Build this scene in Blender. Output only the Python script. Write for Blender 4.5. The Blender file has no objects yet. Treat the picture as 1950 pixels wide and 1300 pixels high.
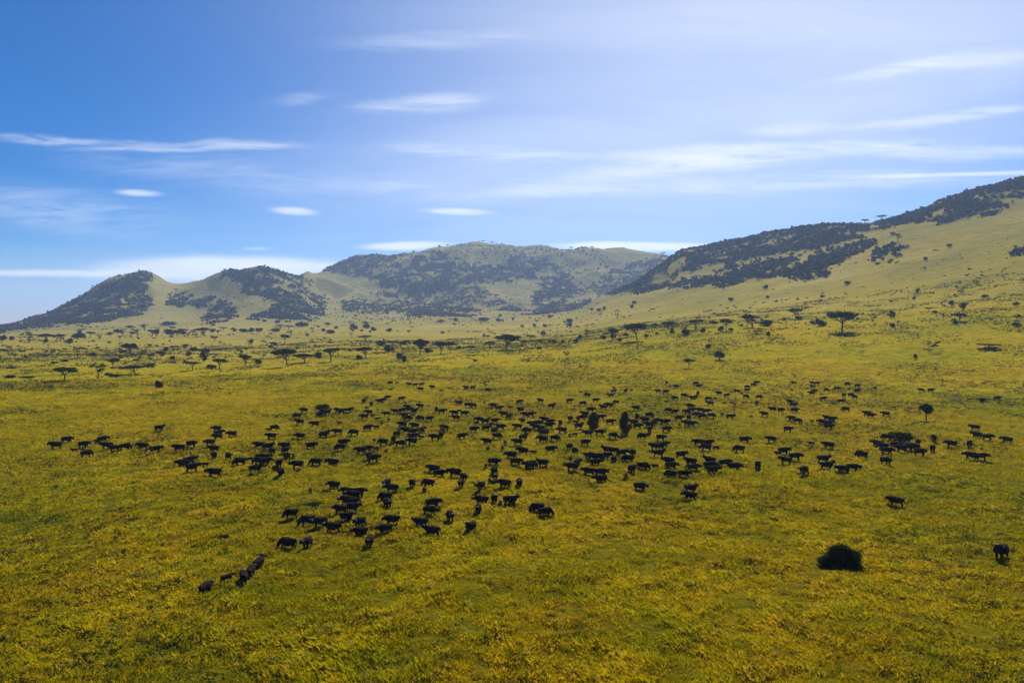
import bpy, math, random
import numpy as np
R = math.radians
C = bpy.context.scene.collection
random.seed(7); rng = np.random.default_rng(7)

# ------------------------------------------------------------------ camera
FP = 1317.0                       # focal length in photograph pixels (1950 wide)
CAMZ = 22.0; PITCH = math.atan(30.0/FP)
cam = bpy.data.cameras.new("camera"); cam.lens = 36*FP/1950; cam.sensor_width = 36
cam.clip_end = 60000; cam.clip_start = 0.5
co = bpy.data.objects.new("camera", cam); C.objects.link(co)
co.location = (0, 0, CAMZ); co.rotation_euler = (math.pi/2-PITCH, 0, 0)
bpy.context.scene.camera = co
# ------------------------------------------------------------------ sun and sky
SUN_AZ = R(20.0); SUN_EL = R(46.0)
sc = bpy.context.scene
w = bpy.data.worlds.new("World"); sc.world = w; w.use_nodes = True
nt = w.node_tree; nt.nodes.clear()
def N(t, tree=None, **kw):
    n = (tree or nt).nodes.new(t)
    for k, v in kw.items(): setattr(n, k, v)
    return n
def L(a, b, tree=None): (tree or nt).links.new(a, b)
def M_(op, a, b=None, c=None, tree=None, clamp=False):
    n = N('ShaderNodeMath', tree, operation=op); n.use_clamp = clamp
    for i, v in enumerate((a, b, c)):
        if v is None: continue
        if isinstance(v, (int, float)): n.inputs[i].default_value = v
        else: L(v, n.inputs[i], tree)
    return n.outputs[0]
sky = N('ShaderNodeTexSky', sky_type='NISHITA'); sky.sun_disc = False
sky.sun_elevation = SUN_EL; sky.sun_rotation = SUN_AZ
sky.altitude = 1600; sky.air_density = 1.0; sky.dust_density = 0.6; sky.ozone_density = 2.5
hs = N('ShaderNodeHueSaturation'); hs.inputs['Saturation'].default_value = 2.05
L(sky.outputs[0], hs.inputs['Color'])
tint = N('ShaderNodeMix', data_type='RGBA', blend_type='MULTIPLY'); tint.inputs[0].default_value = 1; L(hs.outputs[0], tint.inputs[6]); tint.inputs[7].default_value = (1.0, .91, 1.12, 1)
tc = N('ShaderNodeTexCoord'); sp = N('ShaderNodeSeparateXYZ'); L(tc.outputs['Generated'], sp.inputs[0])
yy = M_('MAXIMUM', sp.outputs[1], 0.05)
U = M_('DIVIDE', sp.outputs[0], yy); V = M_('DIVIDE', sp.outputs[2], yy)
front = M_('GREATER_THAN', sp.outputs[1], 0.05)
cmb = N('ShaderNodeCombineXYZ'); L(U, cmb.inputs[0]); L(V, cmb.inputs[1])
def noise(vec, scale, sx=1, sy=1, detail=6, rough=.6, rot=0, dist=0, tree=None):
    mp = N('ShaderNodeMapping', tree); mp.inputs['Scale'].default_value = (sx, sy, 1); mp.inputs['Rotation'].default_value = (0, 0, rot)
    L(vec, mp.inputs[0], tree)
    n = N('ShaderNodeTexNoise', tree); n.inputs['Scale'].default_value = scale; n.inputs['Detail'].default_value = detail
    n.inputs['Roughness'].default_value = rough; n.inputs['Distortion'].default_value = dist
    L(mp.outputs[0], n.inputs['Vector'], tree); return n.outputs[0]
wx = noise(cmb.outputs[0], 1.0, 5, 16, 4, .55); wy = noise(cmb.outputs[0], 1.0, 7, 13, 5, .6, 0.3)
fib = noise(cmb.outputs[0], 1.0, 7, 70, 10, .68, R(5), .9)
fib2 = noise(cmb.outputs[0], 1.0, 2.2, 15, 7, .6, R(10), .6)
Uw = M_('ADD', U, M_('MULTIPLY', M_('SUBTRACT', wx, .5), .10))
Vw = M_('ADD', V, M_('MULTIPLY', M_('SUBTRACT', wy, .5), .022))
Vs = M_('ADD', V, M_('MULTIPLY', M_('SUBTRACT', wy, .5), .010))
def grp(pw):
    g = bpy.data.node_groups.new('cirrus_streak', 'ShaderNodeTree')
    for nm in ('U', 'V', 'u0', 'v0', 'iu', 'iv', 'slope', 's'): g.interface.new_socket(nm, in_out='INPUT', socket_type='NodeSocketFloat')
    g.interface.new_socket('o', in_out='OUTPUT', socket_type='NodeSocketFloat')
    i = g.nodes.new('NodeGroupInput'); o = g.nodes.new('NodeGroupOutput'); I = i.outputs
    du = M_('SUBTRACT', I['U'], I['u0'], tree=g)
    dv = M_('SUBTRACT', M_('SUBTRACT', I['V'], I['v0'], tree=g), M_('MULTIPLY', du, I['slope'], tree=g), tree=g)
    a = M_('MULTIPLY', du, I['iu'], tree=g); b = M_('MULTIPLY', dv, I['iv'], tree=g)
    q = M_('ADD', M_('MULTIPLY', a, a, tree=g), M_('MULTIPLY', b, b, tree=g), tree=g)
    e = M_('MULTIPLY', M_('EXPONENT', M_('MULTIPLY', M_('POWER', q, pw, tree=g), -1.0, tree=g), tree=g), I['s'], tree=g)
    L(e, o.inputs[0], g); return g
G = grp(1.45); GS = grp(1.0)
streaks = [ # x, y, half width, half height, slope (up to the right), strength, warped
 (40,267,120,8,-.05,.34,1),(150,272,70,4,-.05,.26,1),(270,277,70,5,0,.28,1),(380,272,60,4,.04,.18,1),(480,277,85,8,-.02,.42,1),(330,285,180,5,0,.35,1),
 (820,85,170,15,.03,.22,1),(730,207,60,11,.02,.28,1),(835,198,75,15,.08,.42,1),(580,190,60,12,.1,.15,1),
 (268,369,36,5.5,-.05,.85,0),(562,403,36,6.5,-.06,1.0,0),(872,404,52,5.5,-.03,1.05,0),(490,474,26,3,0,.35,0),
 (1350,305,170,20,.07,.80,1),(1320,312,80,9,.1,.5,1),(1520,285,260,14,.05,.45,1),(1510,248,90,10,.08,.5,1),
 (1100,350,160,22,.12,.4,1),(1080,300,140,9,.03,.3,1),(1700,135,130,9,.2,.4,1),(1850,120,160,14,.12,.35,1),(1680,238,90,7,.12,.35,1),
 (1850,222,150,10,.15,.45,1),(1800,290,230,14,.0,.5,1),(1500,350,420,16,.03,.4,1),(1850,333,260,3.5,.03,.7,0),
 (900,290,140,12,-.05,.3,1),(760,360,150,18,-.1,.22,1),(100,400,220,40,-.1,.22,1),(400,330,260,30,-.1,.16,1),
 (400,514,190,20,.01,2.4,.3),(470,508,150,15,-.02,1.5,.3),(120,521,210,5.5,.0,1.8,.3),(600,507,60,5,0,1.2,.3),
 (775,469,68,6.5,.02,2.4,.3),(1240,471,130,7.5,-.01,2.4,.3),(1130,467,70,5,0,1.4,.3),
 (1450,-20,700,380,0,.50,0),(1550,230,520,190,.05,.36,2),(1050,330,400,110,.0,.20,2),(1850,60,400,120,.1,.26,2),(1200,40,420,60,0,.18,2),(1100,470,900,70,0,.20,2),(1050,440,800,110,0,.10,0),(200,510,600,60,0,.07,0),(900,300,420,110,.05,.16,2)]
tot = None
for (x, y, hw, hh, sl, s, wp) in streaks:
    g = N('ShaderNodeGroup'); g.node_tree = GS if hh > 60 else G
    L(Uw if wp == 1 else U, g.inputs[0]); L(Vw if wp == 1 else Vs if wp == .3 else V, g.inputs[1])
    for k, v in zip(range(2, 8), ((x-975)/FP, (620-y)/FP, FP/hw, FP/hh, sl, s)): g.inputs[k].default_value = v
    o = g.outputs[0]
    if wp == 1:
        o = M_('MULTIPLY', o, M_('MULTIPLY', M_('MAXIMUM', M_('SUBTRACT', fib, .32), 0.0), 4.4))
    elif wp == 0 and hh < 10:
        o = M_('MULTIPLY', o, M_('ADD', M_('MULTIPLY', fib, 2.4), -.2, clamp=False))
    elif wp == .3:
        o = M_('MULTIPLY', o, M_('ADD', M_('MULTIPLY', fib, 1.8), -.15))
    elif wp == 2:
        o = M_('MULTIPLY', o, M_('ADD', M_('MULTIPLY', fib2, 1.5), .1))
    tot = o if tot is None else M_('ADD', tot, o)
cl = M_('MULTIPLY', M_('SUBTRACT', 1.0, M_('EXPONENT', M_('MULTIPLY', tot, -1.25))), front)
mx = N('ShaderNodeMix', data_type='RGBA'); L(cl, mx.inputs[0]); L(tint.outputs[2], mx.inputs[6]); mx.inputs[7].default_value = (10.6, 11.2, 12.3, 1)
bg = N('ShaderNodeBackground'); bg.inputs[1].default_value = 0.060; L(mx.outputs[2], bg.inputs[0])
wo = N('ShaderNodeOutputWorld'); L(bg.outputs[0], wo.inputs[0])
sun = bpy.data.lights.new("sun", 'SUN'); sun.energy = 5.0; sun.angle = R(.53); sun.color = (1, .95, .86)
so = bpy.data.objects.new("sun", sun); C.objects.link(so)
so.rotation_euler = (math.pi/2-SUN_EL, 0, math.pi-SUN_AZ)      # light travels from the sun (ahead, to the right) towards the viewer
sc.view_settings.view_transform = 'Standard'; sc.view_settings.look = 'None'; sc.view_settings.exposure = 0.62; sc.view_settings.gamma = 1
sc.cycles.use_denoising = True
sc.cycles.max_bounces = 6; sc.cycles.diffuse_bounces = 3; sc.cycles.transmission_bounces = 3; sc.cycles.volume_bounces = 1

# ------------------------------------------------------------------ numpy noise
def _h(ix, iy, s):
    n = (ix.astype(np.int64)*374761393 + iy.astype(np.int64)*668265263 + s*1442695041) & 0xffffffff
    n = ((n ^ (n >> 13))*1274126177) & 0xffffffff
    n = (n ^ (n >> 16)) & 0xffffff
    return n/float(0xffffff)
def vn(x, y, s=0):
    ix = np.floor(x); iy = np.floor(y); fx = x-ix; fy = y-iy
    fx = fx*fx*fx*(fx*(fx*6-15)+10); fy = fy*fy*fy*(fy*(fy*6-15)+10)
    a = _h(ix, iy, s); b = _h(ix+1, iy, s); c = _h(ix, iy+1, s); d = _h(ix+1, iy+1, s)
    return (a*(1-fx)+b*fx)*(1-fy)+(c*(1-fx)+d*fx)*fy
def fbm(x, y, o=4, s=0, g=.5):
    t = 0; a = 1; n = 0
    for k in range(o):
        t = t + a*(vn(x*2**k+17.3*k, y*2**k-9.1*k, s+k)-.5); n += a; a *= g
    return t/n*2
def sstep(a, b, x):
    t = np.clip((x-a)/(b-a), 0, 1); return t*t*(3-2*t)

# ------------------------------------------------------------------ terrain: radial profiles of the valley and the hills round the viewpoint
def pix_dir(px, py):
    px = np.asarray(px, float); py = np.asarray(py, float)
    u = (px-975)/FP; v = (650-py)/FP; c, s = math.cos(PITCH), math.sin(PITCH)
    dx = u; dy = c+v*s; dz = -s+v*c
    h = np.hypot(dx, dy); return np.arctan2(dx, dy), dz/h
def project(x, y, z):
    c, s = math.cos(PITCH), math.sin(PITCH); dz = z-CAMZ
    yc = y*c-dz*s; zc = y*s+dz*c; yc = np.maximum(yc, .01)
    return 975+FP*x/yc, 650-FP*zc/yc
F = None
T = {   # column: (distance, picture height) nodes; F = flat plain
 -700: [(250,F),(430,F),(800,F),(1400,638),(1700,633),(2000,630),(2500,629),(3500,F),(9000,F)],
 0:   [(250,F),(430,F),(800,654),(1400,636),(1600,631),(1750,627),(1900,621.5),(2700,F),(9000,F)],
 75:  [(250,F),(430,F),(800,653),(1400,632),(1650,623),(1850,612),(2000,600),(2800,F),(9000,F)],
 150: [(250,F),(430,F),(800,652),(1400,627),(1700,609),(1900,590),(2050,567),(3000,F),(9000,F)],
 215: [(250,F),(430,F),(800,651),(1400,624),(1700,602),(1900,570),(2100,536),(3100,F),(9000,F)],
 280: [(250,F),(430,F),(800,650),(1400,622),(1700,598),(1950,558),(2150,520),(3200,F),(9000,F)],
 345: [(250,F),(430,F),(800,649),(1400,620),(1700,600),(1950,572),(2250,535),(3200,F),(9000,F)],
 420: [(250,F),(430,F),(800,648),(1400,617),(1650,596),(1900,560),(2100,519),(3200,F),(9000,F)],
 510: [(250,F),(430,F),(800,647),(1400,615),(1600,592),(1850,546),(2050,503),(3200,F),(9000,F)],
 570: [(250,F),(430,683),(800,645),(1400,613),(1600,596),(1850,560),(2150,521),(3300,F),(9000,F)],
 605: [(250,F),(430,681),(800,643),(1400,612),(1600,600),(1950,570),(2550,516),(3400,F),(9000,F)],
 660: [(250,F),(430,679),(800,642),(1400,611),(1700,598),(2100,562),(2600,491),(3500,F),(9000,F)],
 740: [(250,F),(430,676),(800,641),(1400,610),(1700,597),(2100,552),(2650,484),(3500,F),(9000,F)],
 830: [(250,F),(430,673),(800,640),(1400,608),(1700,589),(2100,545),(2700,470),(3600,F),(9000,F)],
 920: [(250,F),(430,669),(800,638),(1400,606),(1700,584),(2100,540),(2750,463),(3600,F),(9000,F)],
 1000:[(250,F),(430,665),(800,635),(1400,602),(1700,578),(2100,545),(2750,466),(3600,F),(9000,F)],
 1080:[(250,F),(430,659),(800,628),(1400,595),(1650,581),(2000,560),(2700,469),(3600,F),(9000,F)],
 1150:[(250,F),(430,651),(780,618),(1250,577),(1500,560),(1900,564),(2700,474),(3600,F),(9000,F)],
 1200:[(250,F),(430,645),(770,610),(1200,567),(1450,543),(1900,558),(2700,481),(3600,F),(9000,F)],
 1260:[(250,F),(430,639),(760,603),(1150,552),(1450,508),(1900,530),(2700,487),(3600,F),(9000,F)],
 1300:[(250,F),(430,636),(760,597),(1100,545),(1450,483),(1900,510),(2700,500),(3600,F),(9000,F)],
 1400:[(250,F),(430,632),(760,582),(1080,528),(1420,461),(1900,480),(2700,500),(3600,F),(9000,F)],
 1500:[(250,F),(430,629),(750,568),(1030,510),(1400,443),(1900,465),(2700,500),(3600,F),(9000,F)],
 1570:[(250,F),(430,627),(750,560),(1000,500),(1380,431),(1900,450),(2700,500),(3600,F),(9000,F)],
 1650:[(250,F),(430,625),(740,550),(1000,480),(1350,428),(1900,440),(2700,500),(3600,F),(9000,F)],
 1720:[(250,F),(430,622),(720,540),(950,468),(1300,410),(1900,430),(2700,500),(3600,F),(9000,F)],
 1800:[(250,F),(430,619),(720,528),(950,455),(1300,384),(1900,420),(2700,500),(3600,F),(9000,F)],
 1950:[(250,F),(430,612),(700,510),(950,432),(1350,342),(1900,380),(2700,480),(3600,F),(9000,F)],
 2600:[(250,F),(430,600),(700,490),(950,415),(1350,338),(1900,380),(2700,480),(3600,F),(9000,F)],
}
def pchip(xs, ys, xq):
    """xs, ys: (n,K); xq: (m,) -> (n,m), monotone cubic"""
    h = np.diff(xs, axis=1); d = np.diff(ys, axis=1)/h
    n, K = xs.shape; m = np.zeros((n, K))
    a, b = d[:, :-1], d[:, 1:]; ok = a*b > 0
    w1 = 2*h[:, 1:]+h[:, :-1]; w2 = h[:, 1:]+2*h[:, :-1]
    with np.errstate(all='ignore'):
        m[:, 1:-1] = np.where(ok, (w1+w2)/(w1/a+w2/b), 0)
    m[:, 0] = d[:, 0]; m[:, -1] = d[:, -1]
    m[:, 0] = 0
    out = np.empty((n, len(xq)))
    for i in range(n):
        k = np.clip(np.searchsorted(xs[i], xq)-1, 0, K-2)
        t = (xq-xs[i, k])/h[i, k]; t = np.clip(t, 0, 1)
        out[i] = ((1+2*t)*(1-t)**2*ys[i, k] + t*(1-t)**2*h[i, k]*m[i, k] + t*t*(3-2*t)*ys[i, k+1] + t*t*(t-1)*h[i, k]*m[i, k+1])
    return out
cols = np.array(sorted(T)); RR = np.array([[p[0] for p in T[c]] for c in cols], float)
ZZ = np.zeros_like(RR)
for i, c in enumerate(cols):
    for k, (r, y) in enumerate(T[c]):
        if y is not None:
            ph, te = pix_dir(c, y); ZZ[i, k] = CAMZ+r*te
phc = np.arctan((cols-975)/FP)
PH = np.linspace(R(-51), R(51), 700); RG = np.exp(np.linspace(math.log(200), math.log(9000), 520))
def across(v): return pchip(np.tile(phc, (1, 1)), v[None, :], np.clip(PH, phc[0], phc[-1]))[0]
def across_all(A): return np.stack([across(A[:, k]) for k in range(A.shape[1])], 1)
GZ = pchip(across_all(RR), across_all(ZZ), RG)
def base_z(ph, r):
    i = np.clip((ph-PH[0])/(PH[1]-PH[0]), 0, len(PH)-1.001); j = np.clip(np.log(np.maximum(r, 1)/RG[0])/math.log(RG[1]/RG[0]), 0, len(RG)-1.001)
    i0 = i.astype(int); j0 = j.astype(int); fi = i-i0; fj = j-j0
    z = (GZ[i0, j0]*(1-fi)+GZ[i0+1, j0]*fi)*(1-fj)+(GZ[i0, j0+1]*(1-fi)+GZ[i0+1, j0+1]*fi)*fj
    return z*(1-sstep(R(51), R(120), np.abs(ph)))
def ground_z(x, y, fine=True):
    x = np.asarray(x, float); y = np.asarray(y, float)
    r = np.hypot(x, y); ph = np.arctan2(x, y); z = base_z(ph, r)
    m = sstep(20, 110, z); m0 = sstep(260, 900, r)
    rid = 1-np.abs(fbm(x/330, y/330, 4, 11))*2.2
    m = m*(1-.55*sstep(R(6), R(14), ph))
    z = z + m*(fbm(x/420+3, y/420, 4, 5)*13 + (rid-.62)*20 + (1-np.abs(fbm(x/110, y/150, 3, 13))*2.2-.6)*6*sstep(.0, 1, m)) + m0*fbm(x/120, y/120, 4, 3)*1.6
    z = z + m*fbm(x/45, y/45, 3, 31)*2.2
    if fine:
        z = z + fbm(x/26, y/26, 3, 21)*.55*(1-.5*m) + fbm(x/6.5, y/5.5, 3, 22)*.42*(1-sstep(120, 420, r)) + fbm(x/2.1, y/1.9, 2, 23)*.16*(1-sstep(60, 160, r))
    return z
def hit(px, py, h=0.0):
    """where the ray through a picture point meets the surface h above the ground"""
    ph, te = pix_dir(px, py)
    rs = np.exp(np.linspace(math.log(30), math.log(4000), 2400))
    g = ground_z(rs*np.sin(ph), rs*np.cos(ph)) + h - (CAMZ+rs*te)
    k = np.nonzero(g > 0)[0]
    if len(k) == 0:
        k = [int(np.argmax(g[200:] - 0*rs[200:]))+200]; k = [int(np.argmin(np.abs(g[600:]))) + 600]
    k = k[0]
    r = rs[k]
    if k > 0 and g[k-1] < 0 < g[k]: r = rs[k-1]+(rs[k]-rs[k-1])*(-g[k-1])/(g[k]-g[k-1])
    x, y = r*math.sin(ph), r*math.cos(ph)
    return x, y, float(ground_z(x, y)), r

# ------------------------------------------------------------------ woods outlined on the hill sides
def P2(pts): return [(650+x/3, 430+y/3) for x, y in pts]
def P3(pts): return [(1300+x/3, 320+y/3) for x, y in pts]
WOODS = [  # name, density, outline as seen on the slopes
 ('left', 1, [(-40,640),(0,618),(60,602),(130,574),(175,552),(210,531),(245,523),(280,512),(287,530),(287,550),(263,557),(293,567),(287,583),(273,593),(200,610),(150,616),(117,614),(60,622),(0,631)]),
 ('left', 1, [(333,557),(365,557),(363,570),(350,583),(313,587),(320,573)]),
 ('left', 1, [(363,573),(393,567),(420,568),(433,577),(448,592),(440,607),(410,615),(380,613),(400,597),(397,587),(367,582)]),
 ('left', 1, [(420,512),(440,504),(500,496),(547,504),(567,518),(598,537),(580,547),(597,560),(623,573),(613,583),(613,600),(587,607),(513,608),(473,607),(510,593),(530,583),(500,567),(457,553),(463,543),(447,533),(423,528)]),
 ('middle', .8, [(612,512),(650,485),(673,480),(703,484),(733,479),(790,478),(740,500),(717,513),(697,530),(650,520)]),
 ('middle', 1, P2([(150,300),(260,240),(400,190),(540,150),(600,160),(660,190),(720,220),(860,230),(920,190),(1050,170),(1180,190),(1240,240),(1320,300),(1360,360),(1330,390),(1270,440),(1180,470),(1110,450),(1070,410),(1090,390),(1150,370),(1130,320),(1050,300),(980,310),(850,330),(700,340),(560,380),(450,420),(380,410),(330,360),(230,350),(220,320)])),
 ('middle', .7, P2([(180,390),(250,375),(330,390),(400,430),(200,430)])),
 ('middle', .55, P2([(0,430),(100,430),(200,440),(300,440),(420,430),(520,400),(640,400),(760,390),(900,410),(1000,470),(1080,490),(1000,500),(880,470),(780,450),(700,440),(820,500),(740,520),(600,520),(400,505),(200,490),(60,510),(0,490)])),
 ('middle', .6, P2([(600,360),(740,335),(840,370),(840,395),(700,392),(580,388)])),
 ('middle', .8, P2([(1040,500),(1200,470),(1400,430),(1440,440),(1300,490),(1100,520)])),
 ('middle', .10, P2([(560,150),(700,100),(900,100),(1300,100),(1500,150),(1620,230),(1500,330),(1380,370),(1240,230),(1050,170),(860,230),(700,200)])),
 ('middle', .7, P2([(1350,390),(1540,260),(1640,215),(1900,160),(1700,330),(1500,390)])),
 ('right', 1, [(1150,560),(1190,535),(1240,495),(1270,470),(1300,452),(1360,438),(1420,424),(1480,412),(1530,404),(1570,402),(1600,412),(1640,432),(1665,437),(1690,415),(1720,396),(1760,380),(1830,354),(1900,336),(1960,322),(2600,300),(2600,360),(1950,388),(1900,403),(1850,415),(1800,422),(1750,425),(1700,432),(1650,445),(1620,457),(1666,457),(1665,470),(1620,487),(1600,505),(1570,525),(1530,533),(1500,530),(1530,518),(1440,530),(1370,543),(1300,548),(1210,556)]),
 ('right', 1, [(1640,495),(1680,475),(1720,465),(1725,478),(1700,500),(1660,503)]),
 ('right', .7, [(1915,480),(1960,468),(1960,490),(1920,490)]),
]
def inside(px, py, poly):
    p = np.array(poly); n = len(p); c = np.zeros(px.shape, bool); j = n-1
    for i in range(n):
        xi, yi = p[i]; xj, yj = p[j]
        cond = ((yi > py) != (yj > py)) & (px < (xj-xi)*(py-yi)/((yj-yi) or 1e-9)+xi)
        c ^= cond; j = i
    return c
rngw0 = np.random.default_rng(91)
GAPS = [[(1395,500),(1500,480),(1600,464),(1650,450),(1650,458),(1600,472),(1500,490),(1395,509)], [(1290,520),(1380,500),(1390,508),(1300,528)]]
def wood_density(x, y, z, soft=0):
    px, py = project(x, y, z)
    jx = fbm(x/40, y/40, 4, 51, .7)*14+(soft*rngw0.normal(size=px.shape)*3.2 if soft else 0); jy = fbm(x/40+50, y/40, 4, 52, .7)*8+(soft*rngw0.normal(size=px.shape)*2.0 if soft else 0)
    out = {k: np.zeros(px.shape) for k in ('left', 'middle', 'right')}
    r = np.hypot(x, y)
    for nm, d, poly in WOODS:
        m = inside(px+jx, py+jy, poly)
        if nm == 'left': m &= (r > 1350) & (r < 2500)
        if nm == 'middle': m &= (r > 1480) & (r < 3000)
        if nm == 'right': m &= (r > 760) & (r < 1650)
        out[nm] = np.maximum(out[nm], m*d)
    for gp in GAPS: out['right'] = out['right']*(1-.85*inside(px+jx*.4, py+jy*.4, gp))
    return out

# ------------------------------------------------------------------ materials
def mat(name): 
    m = bpy.data.materials.new(name); m.use_nodes = True; m.node_tree.nodes.clear(); return m, m.node_tree
def ramp(tree, fac, stops):
    r = N('ShaderNodeValToRGB', tree); e = r.color_ramp.elements
    while len(e) < len(stops): e.new(.5)
    for q, (p, c) in zip(e, stops): q.position = p; q.color = (*c, 1)
    L(fac, r.inputs[0], tree); return r.outputs[0]
def mixc(tree, fac, a, b, typ='MIX'):
    n = N('ShaderNodeMix', tree, data_type='RGBA', blend_type=typ)
    for i, v in ((0, fac), (6, a), (7, b)):
        if isinstance(v, (int, float)): n.inputs[i].default_value = v
        elif isinstance(v, tuple): n.inputs[i].default_value = (*v, 1)
        else: L(v, n.inputs[i], tree)
    return n.outputs[2]
GREEN = (.235, .215, .0015); OLIVE = (.315, .248, .0015); OCHRE = (.375, .262, .003); DRY = (.41, .305, .016); HILL = (.235, .215, .085)
def grass_colour(t):
    """field colours shared by the ground and the grass that stands on it"""
    geo = N('ShaderNodeNewGeometry', t); pos = geo.outputs['Position']
    n1 = noise(pos, .018, 1, 1.0, 5, .6, tree=t); n2 = noise(pos, .16, 1, 1, 5, .65, tree=t, dist=.5); n3 = noise(pos, 1.3, 1, 1, 3, .6, tree=t)
    f = M_('ADD', M_('ADD', M_('MULTIPLY', n1, .50, tree=t), M_('MULTIPLY', n2, .42, tree=t), tree=t), M_('MULTIPLY', n3, .08, tree=t), tree=t)
    c = ramp(t, f, [(.35, (.11, .135, .003)), (.43, GREEN), (.50, OLIVE), (.575, OCHRE), (.67, DRY)])
    n4 = noise(pos, .55, 1, 1, 4, .7, tree=t, dist=.8)
    c = mixc(t, M_('MULTIPLY', M_('SUBTRACT', n4, .53, tree=t), 9.0, tree=t, clamp=True), c, mixc(t, .62, c, (.035, .045, .004)))  # dark olive specks; the shade of hollows is painted in with them
    n5 = noise(pos, .38, 1, 1, 3, .6, tree=t)
    c = mixc(t, M_('MULTIPLY', M_('MULTIPLY', M_('SUBTRACT', n5, .56, tree=t), 8.0, tree=t, clamp=True), .5, tree=t), c, (.36, .33, .012))
    return c, pos, n2
mg, t = mat('savanna_ground')
c, pos, n2 = grass_colour(t)
sx = N('ShaderNodeSeparateXYZ', t); L(pos, sx.inputs[0], t)
ln = N('ShaderNodeVectorMath', t, operation='LENGTH'); L(pos, ln.inputs[0], t)
far = N('ShaderNodeMapRange', t); L(ln.outputs['Value'], far.inputs[0], t); far.inputs[1].default_value = 330; far.inputs[2].default_value = 800
hi = noise(pos, .006, 1, 1, 6, .65, tree=t); hcol = ramp(t, hi, [(.35, (.20, .175, .030)), (.52, (.285, .225, .032)), (.68, (.36, .28, .070))])
sp2 = noise(pos, .09, 1, 1, 5, .7, tree=t)
hcol = mixc(t, M_('MULTIPLY', M_('MULTIPLY', M_('SUBTRACT', sp2, .54, tree=t), 8.0, tree=t, clamp=True), .42, tree=t), hcol, (.05, .06, .02))
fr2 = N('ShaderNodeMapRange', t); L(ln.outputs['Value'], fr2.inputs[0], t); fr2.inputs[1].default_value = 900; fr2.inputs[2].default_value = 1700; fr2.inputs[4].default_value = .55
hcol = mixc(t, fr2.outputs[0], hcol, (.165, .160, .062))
c = mixc(t, far.outputs[0], c, hcol)
nr_ = N('ShaderNodeMapRange', t); L(ln.outputs['Value'], nr_.inputs[0], t); nr_.inputs[1].default_value = 120; nr_.inputs[2].default_value = 270; nr_.inputs[3].default_value = .7; nr_.inputs[4].default_value = 0
c = mixc(t, nr_.outputs[0], c, (.095, .080, .006))
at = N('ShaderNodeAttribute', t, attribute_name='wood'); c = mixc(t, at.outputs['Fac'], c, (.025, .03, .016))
bs = N('ShaderNodeBsdfPrincipled', t); L(c, bs.inputs['Base Color'], t); bs.inputs['Roughness'].default_value = 1; bs.inputs['Specular IOR Level'].default_value = 0
b1 = noise(pos, .9, 1, 1, 8, .75, tree=t); b2 = noise(pos, .05, 1, 1, 8, .7, tree=t)
hsum = M_('ADD', M_('MULTIPLY', b1, .7, tree=t), M_('MULTIPLY', b2, 6.0, tree=t), tree=t)
bp = N('ShaderNodeBump', t); bp.inputs['Strength'].default_value = 1.0; bp.inputs['Distance'].default_value = 1.0; L(hsum, bp.inputs['Height'], t); L(bp.outputs[0], bs.inputs['Normal'], t)
ou = N('ShaderNodeOutputMaterial', t); L(bs.outputs[0], ou.inputs[0], t)
def leafy(name, colour_fn, trans):
    m, t = mat(name); col = colour_fn(t)
    d = N('ShaderNodeBsdfDiffuse', t); tr = N('ShaderNodeBsdfTranslucent', t); L(col, d.inputs[0], t); L(col, tr.inputs[0], t)
    ms = N('ShaderNodeMixShader', t); ms.inputs[0].default_value = trans; L(d.outputs[0], ms.inputs[1], t); L(tr.outputs[0], ms.inputs[2], t)
    ou = N('ShaderNodeOutputMaterial', t); L(ms.outputs[0], ou.inputs[0], t); return m
def gcol(t):
    c, pos, n2 = grass_colour(t)
    a = N('ShaderNodeAttribute', t, attribute_name='rnd')
    h = N('ShaderNodeHueSaturation', t); L(c, h.inputs['Color'], t)
    L(M_('ADD', M_('MULTIPLY', a.outputs['Fac'], 1.0, tree=t), .80, tree=t), h.inputs['Value'], t)
    L(M_('ADD', M_('MULTIPLY', a.outputs['Fac'], -.035, tree=t), .515, tree=t), h.inputs['Hue'], t)
    return mixc(t, M_('MULTIPLY', M_('GREATER_THAN', a.outputs['Fac'], .80, tree=t), .55, tree=t), h.outputs[0], (.30, .20, .07))
m_grass = leafy('grass_blades', gcol, .45)
def fol(dark, light, sc_=.5):
    def f(t):
        geo = N('ShaderNodeNewGeometry', t); n = noise(geo.outputs['Position'], sc_, tree=t)
        oi = N('ShaderNodeObjectInfo', t)
        f2 = M_('ADD', M_('MULTIPLY', n, .8, tree=t), M_('MULTIPLY', oi.outputs['Random'], .25, tree=t), tree=t)
        return ramp(t, f2, [(.3, dark), (.75, light)])
    return f
m_acacia = leafy('acacia_leaves', fol((.022, .030, .010), (.050, .058, .016)), .2)
m_bush = leafy('bush_leaves', fol((.012, .022, .008), (.030, .045, .012)), .12)
m_scrub = leafy('scrub_leaves', fol((.022, .030, .006), (.080, .085, .014), .2), .25)
m_wood = leafy('woodland_leaves', fol((.018, .024, .010), (.115, .095, .040), .11), .1)
def solid(name, a, b, sc_, rough=.8, spec=.2):
    m, t = mat(name); geo = N('ShaderNodeTexCoord', t); n = noise(geo.outputs['Object'], sc_, tree=t)
    c = ramp(t, n, [(.35, a), (.7, b)]); bs = N('ShaderNodeBsdfPrincipled', t); L(c, bs.inputs['Base Color'], t)
    bs.inputs['Roughness'].default_value = rough; bs.inputs['Specular IOR Level'].default_value = spec
    ou = N('ShaderNodeOutputMaterial', t); L(bs.outputs[0], ou.inputs[0], t); return m
m_bark = solid('bark', (.03, .024, .018), (.07, .055, .04), 5)
m_dead = solid('dead_wood', (.09, .075, .06), (.16, .14, .12), 5)
m_hide = solid('buffalo_hide', (.007, .006, .005), (.024, .018, .015), 2.5, 1.0, .04)
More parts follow.
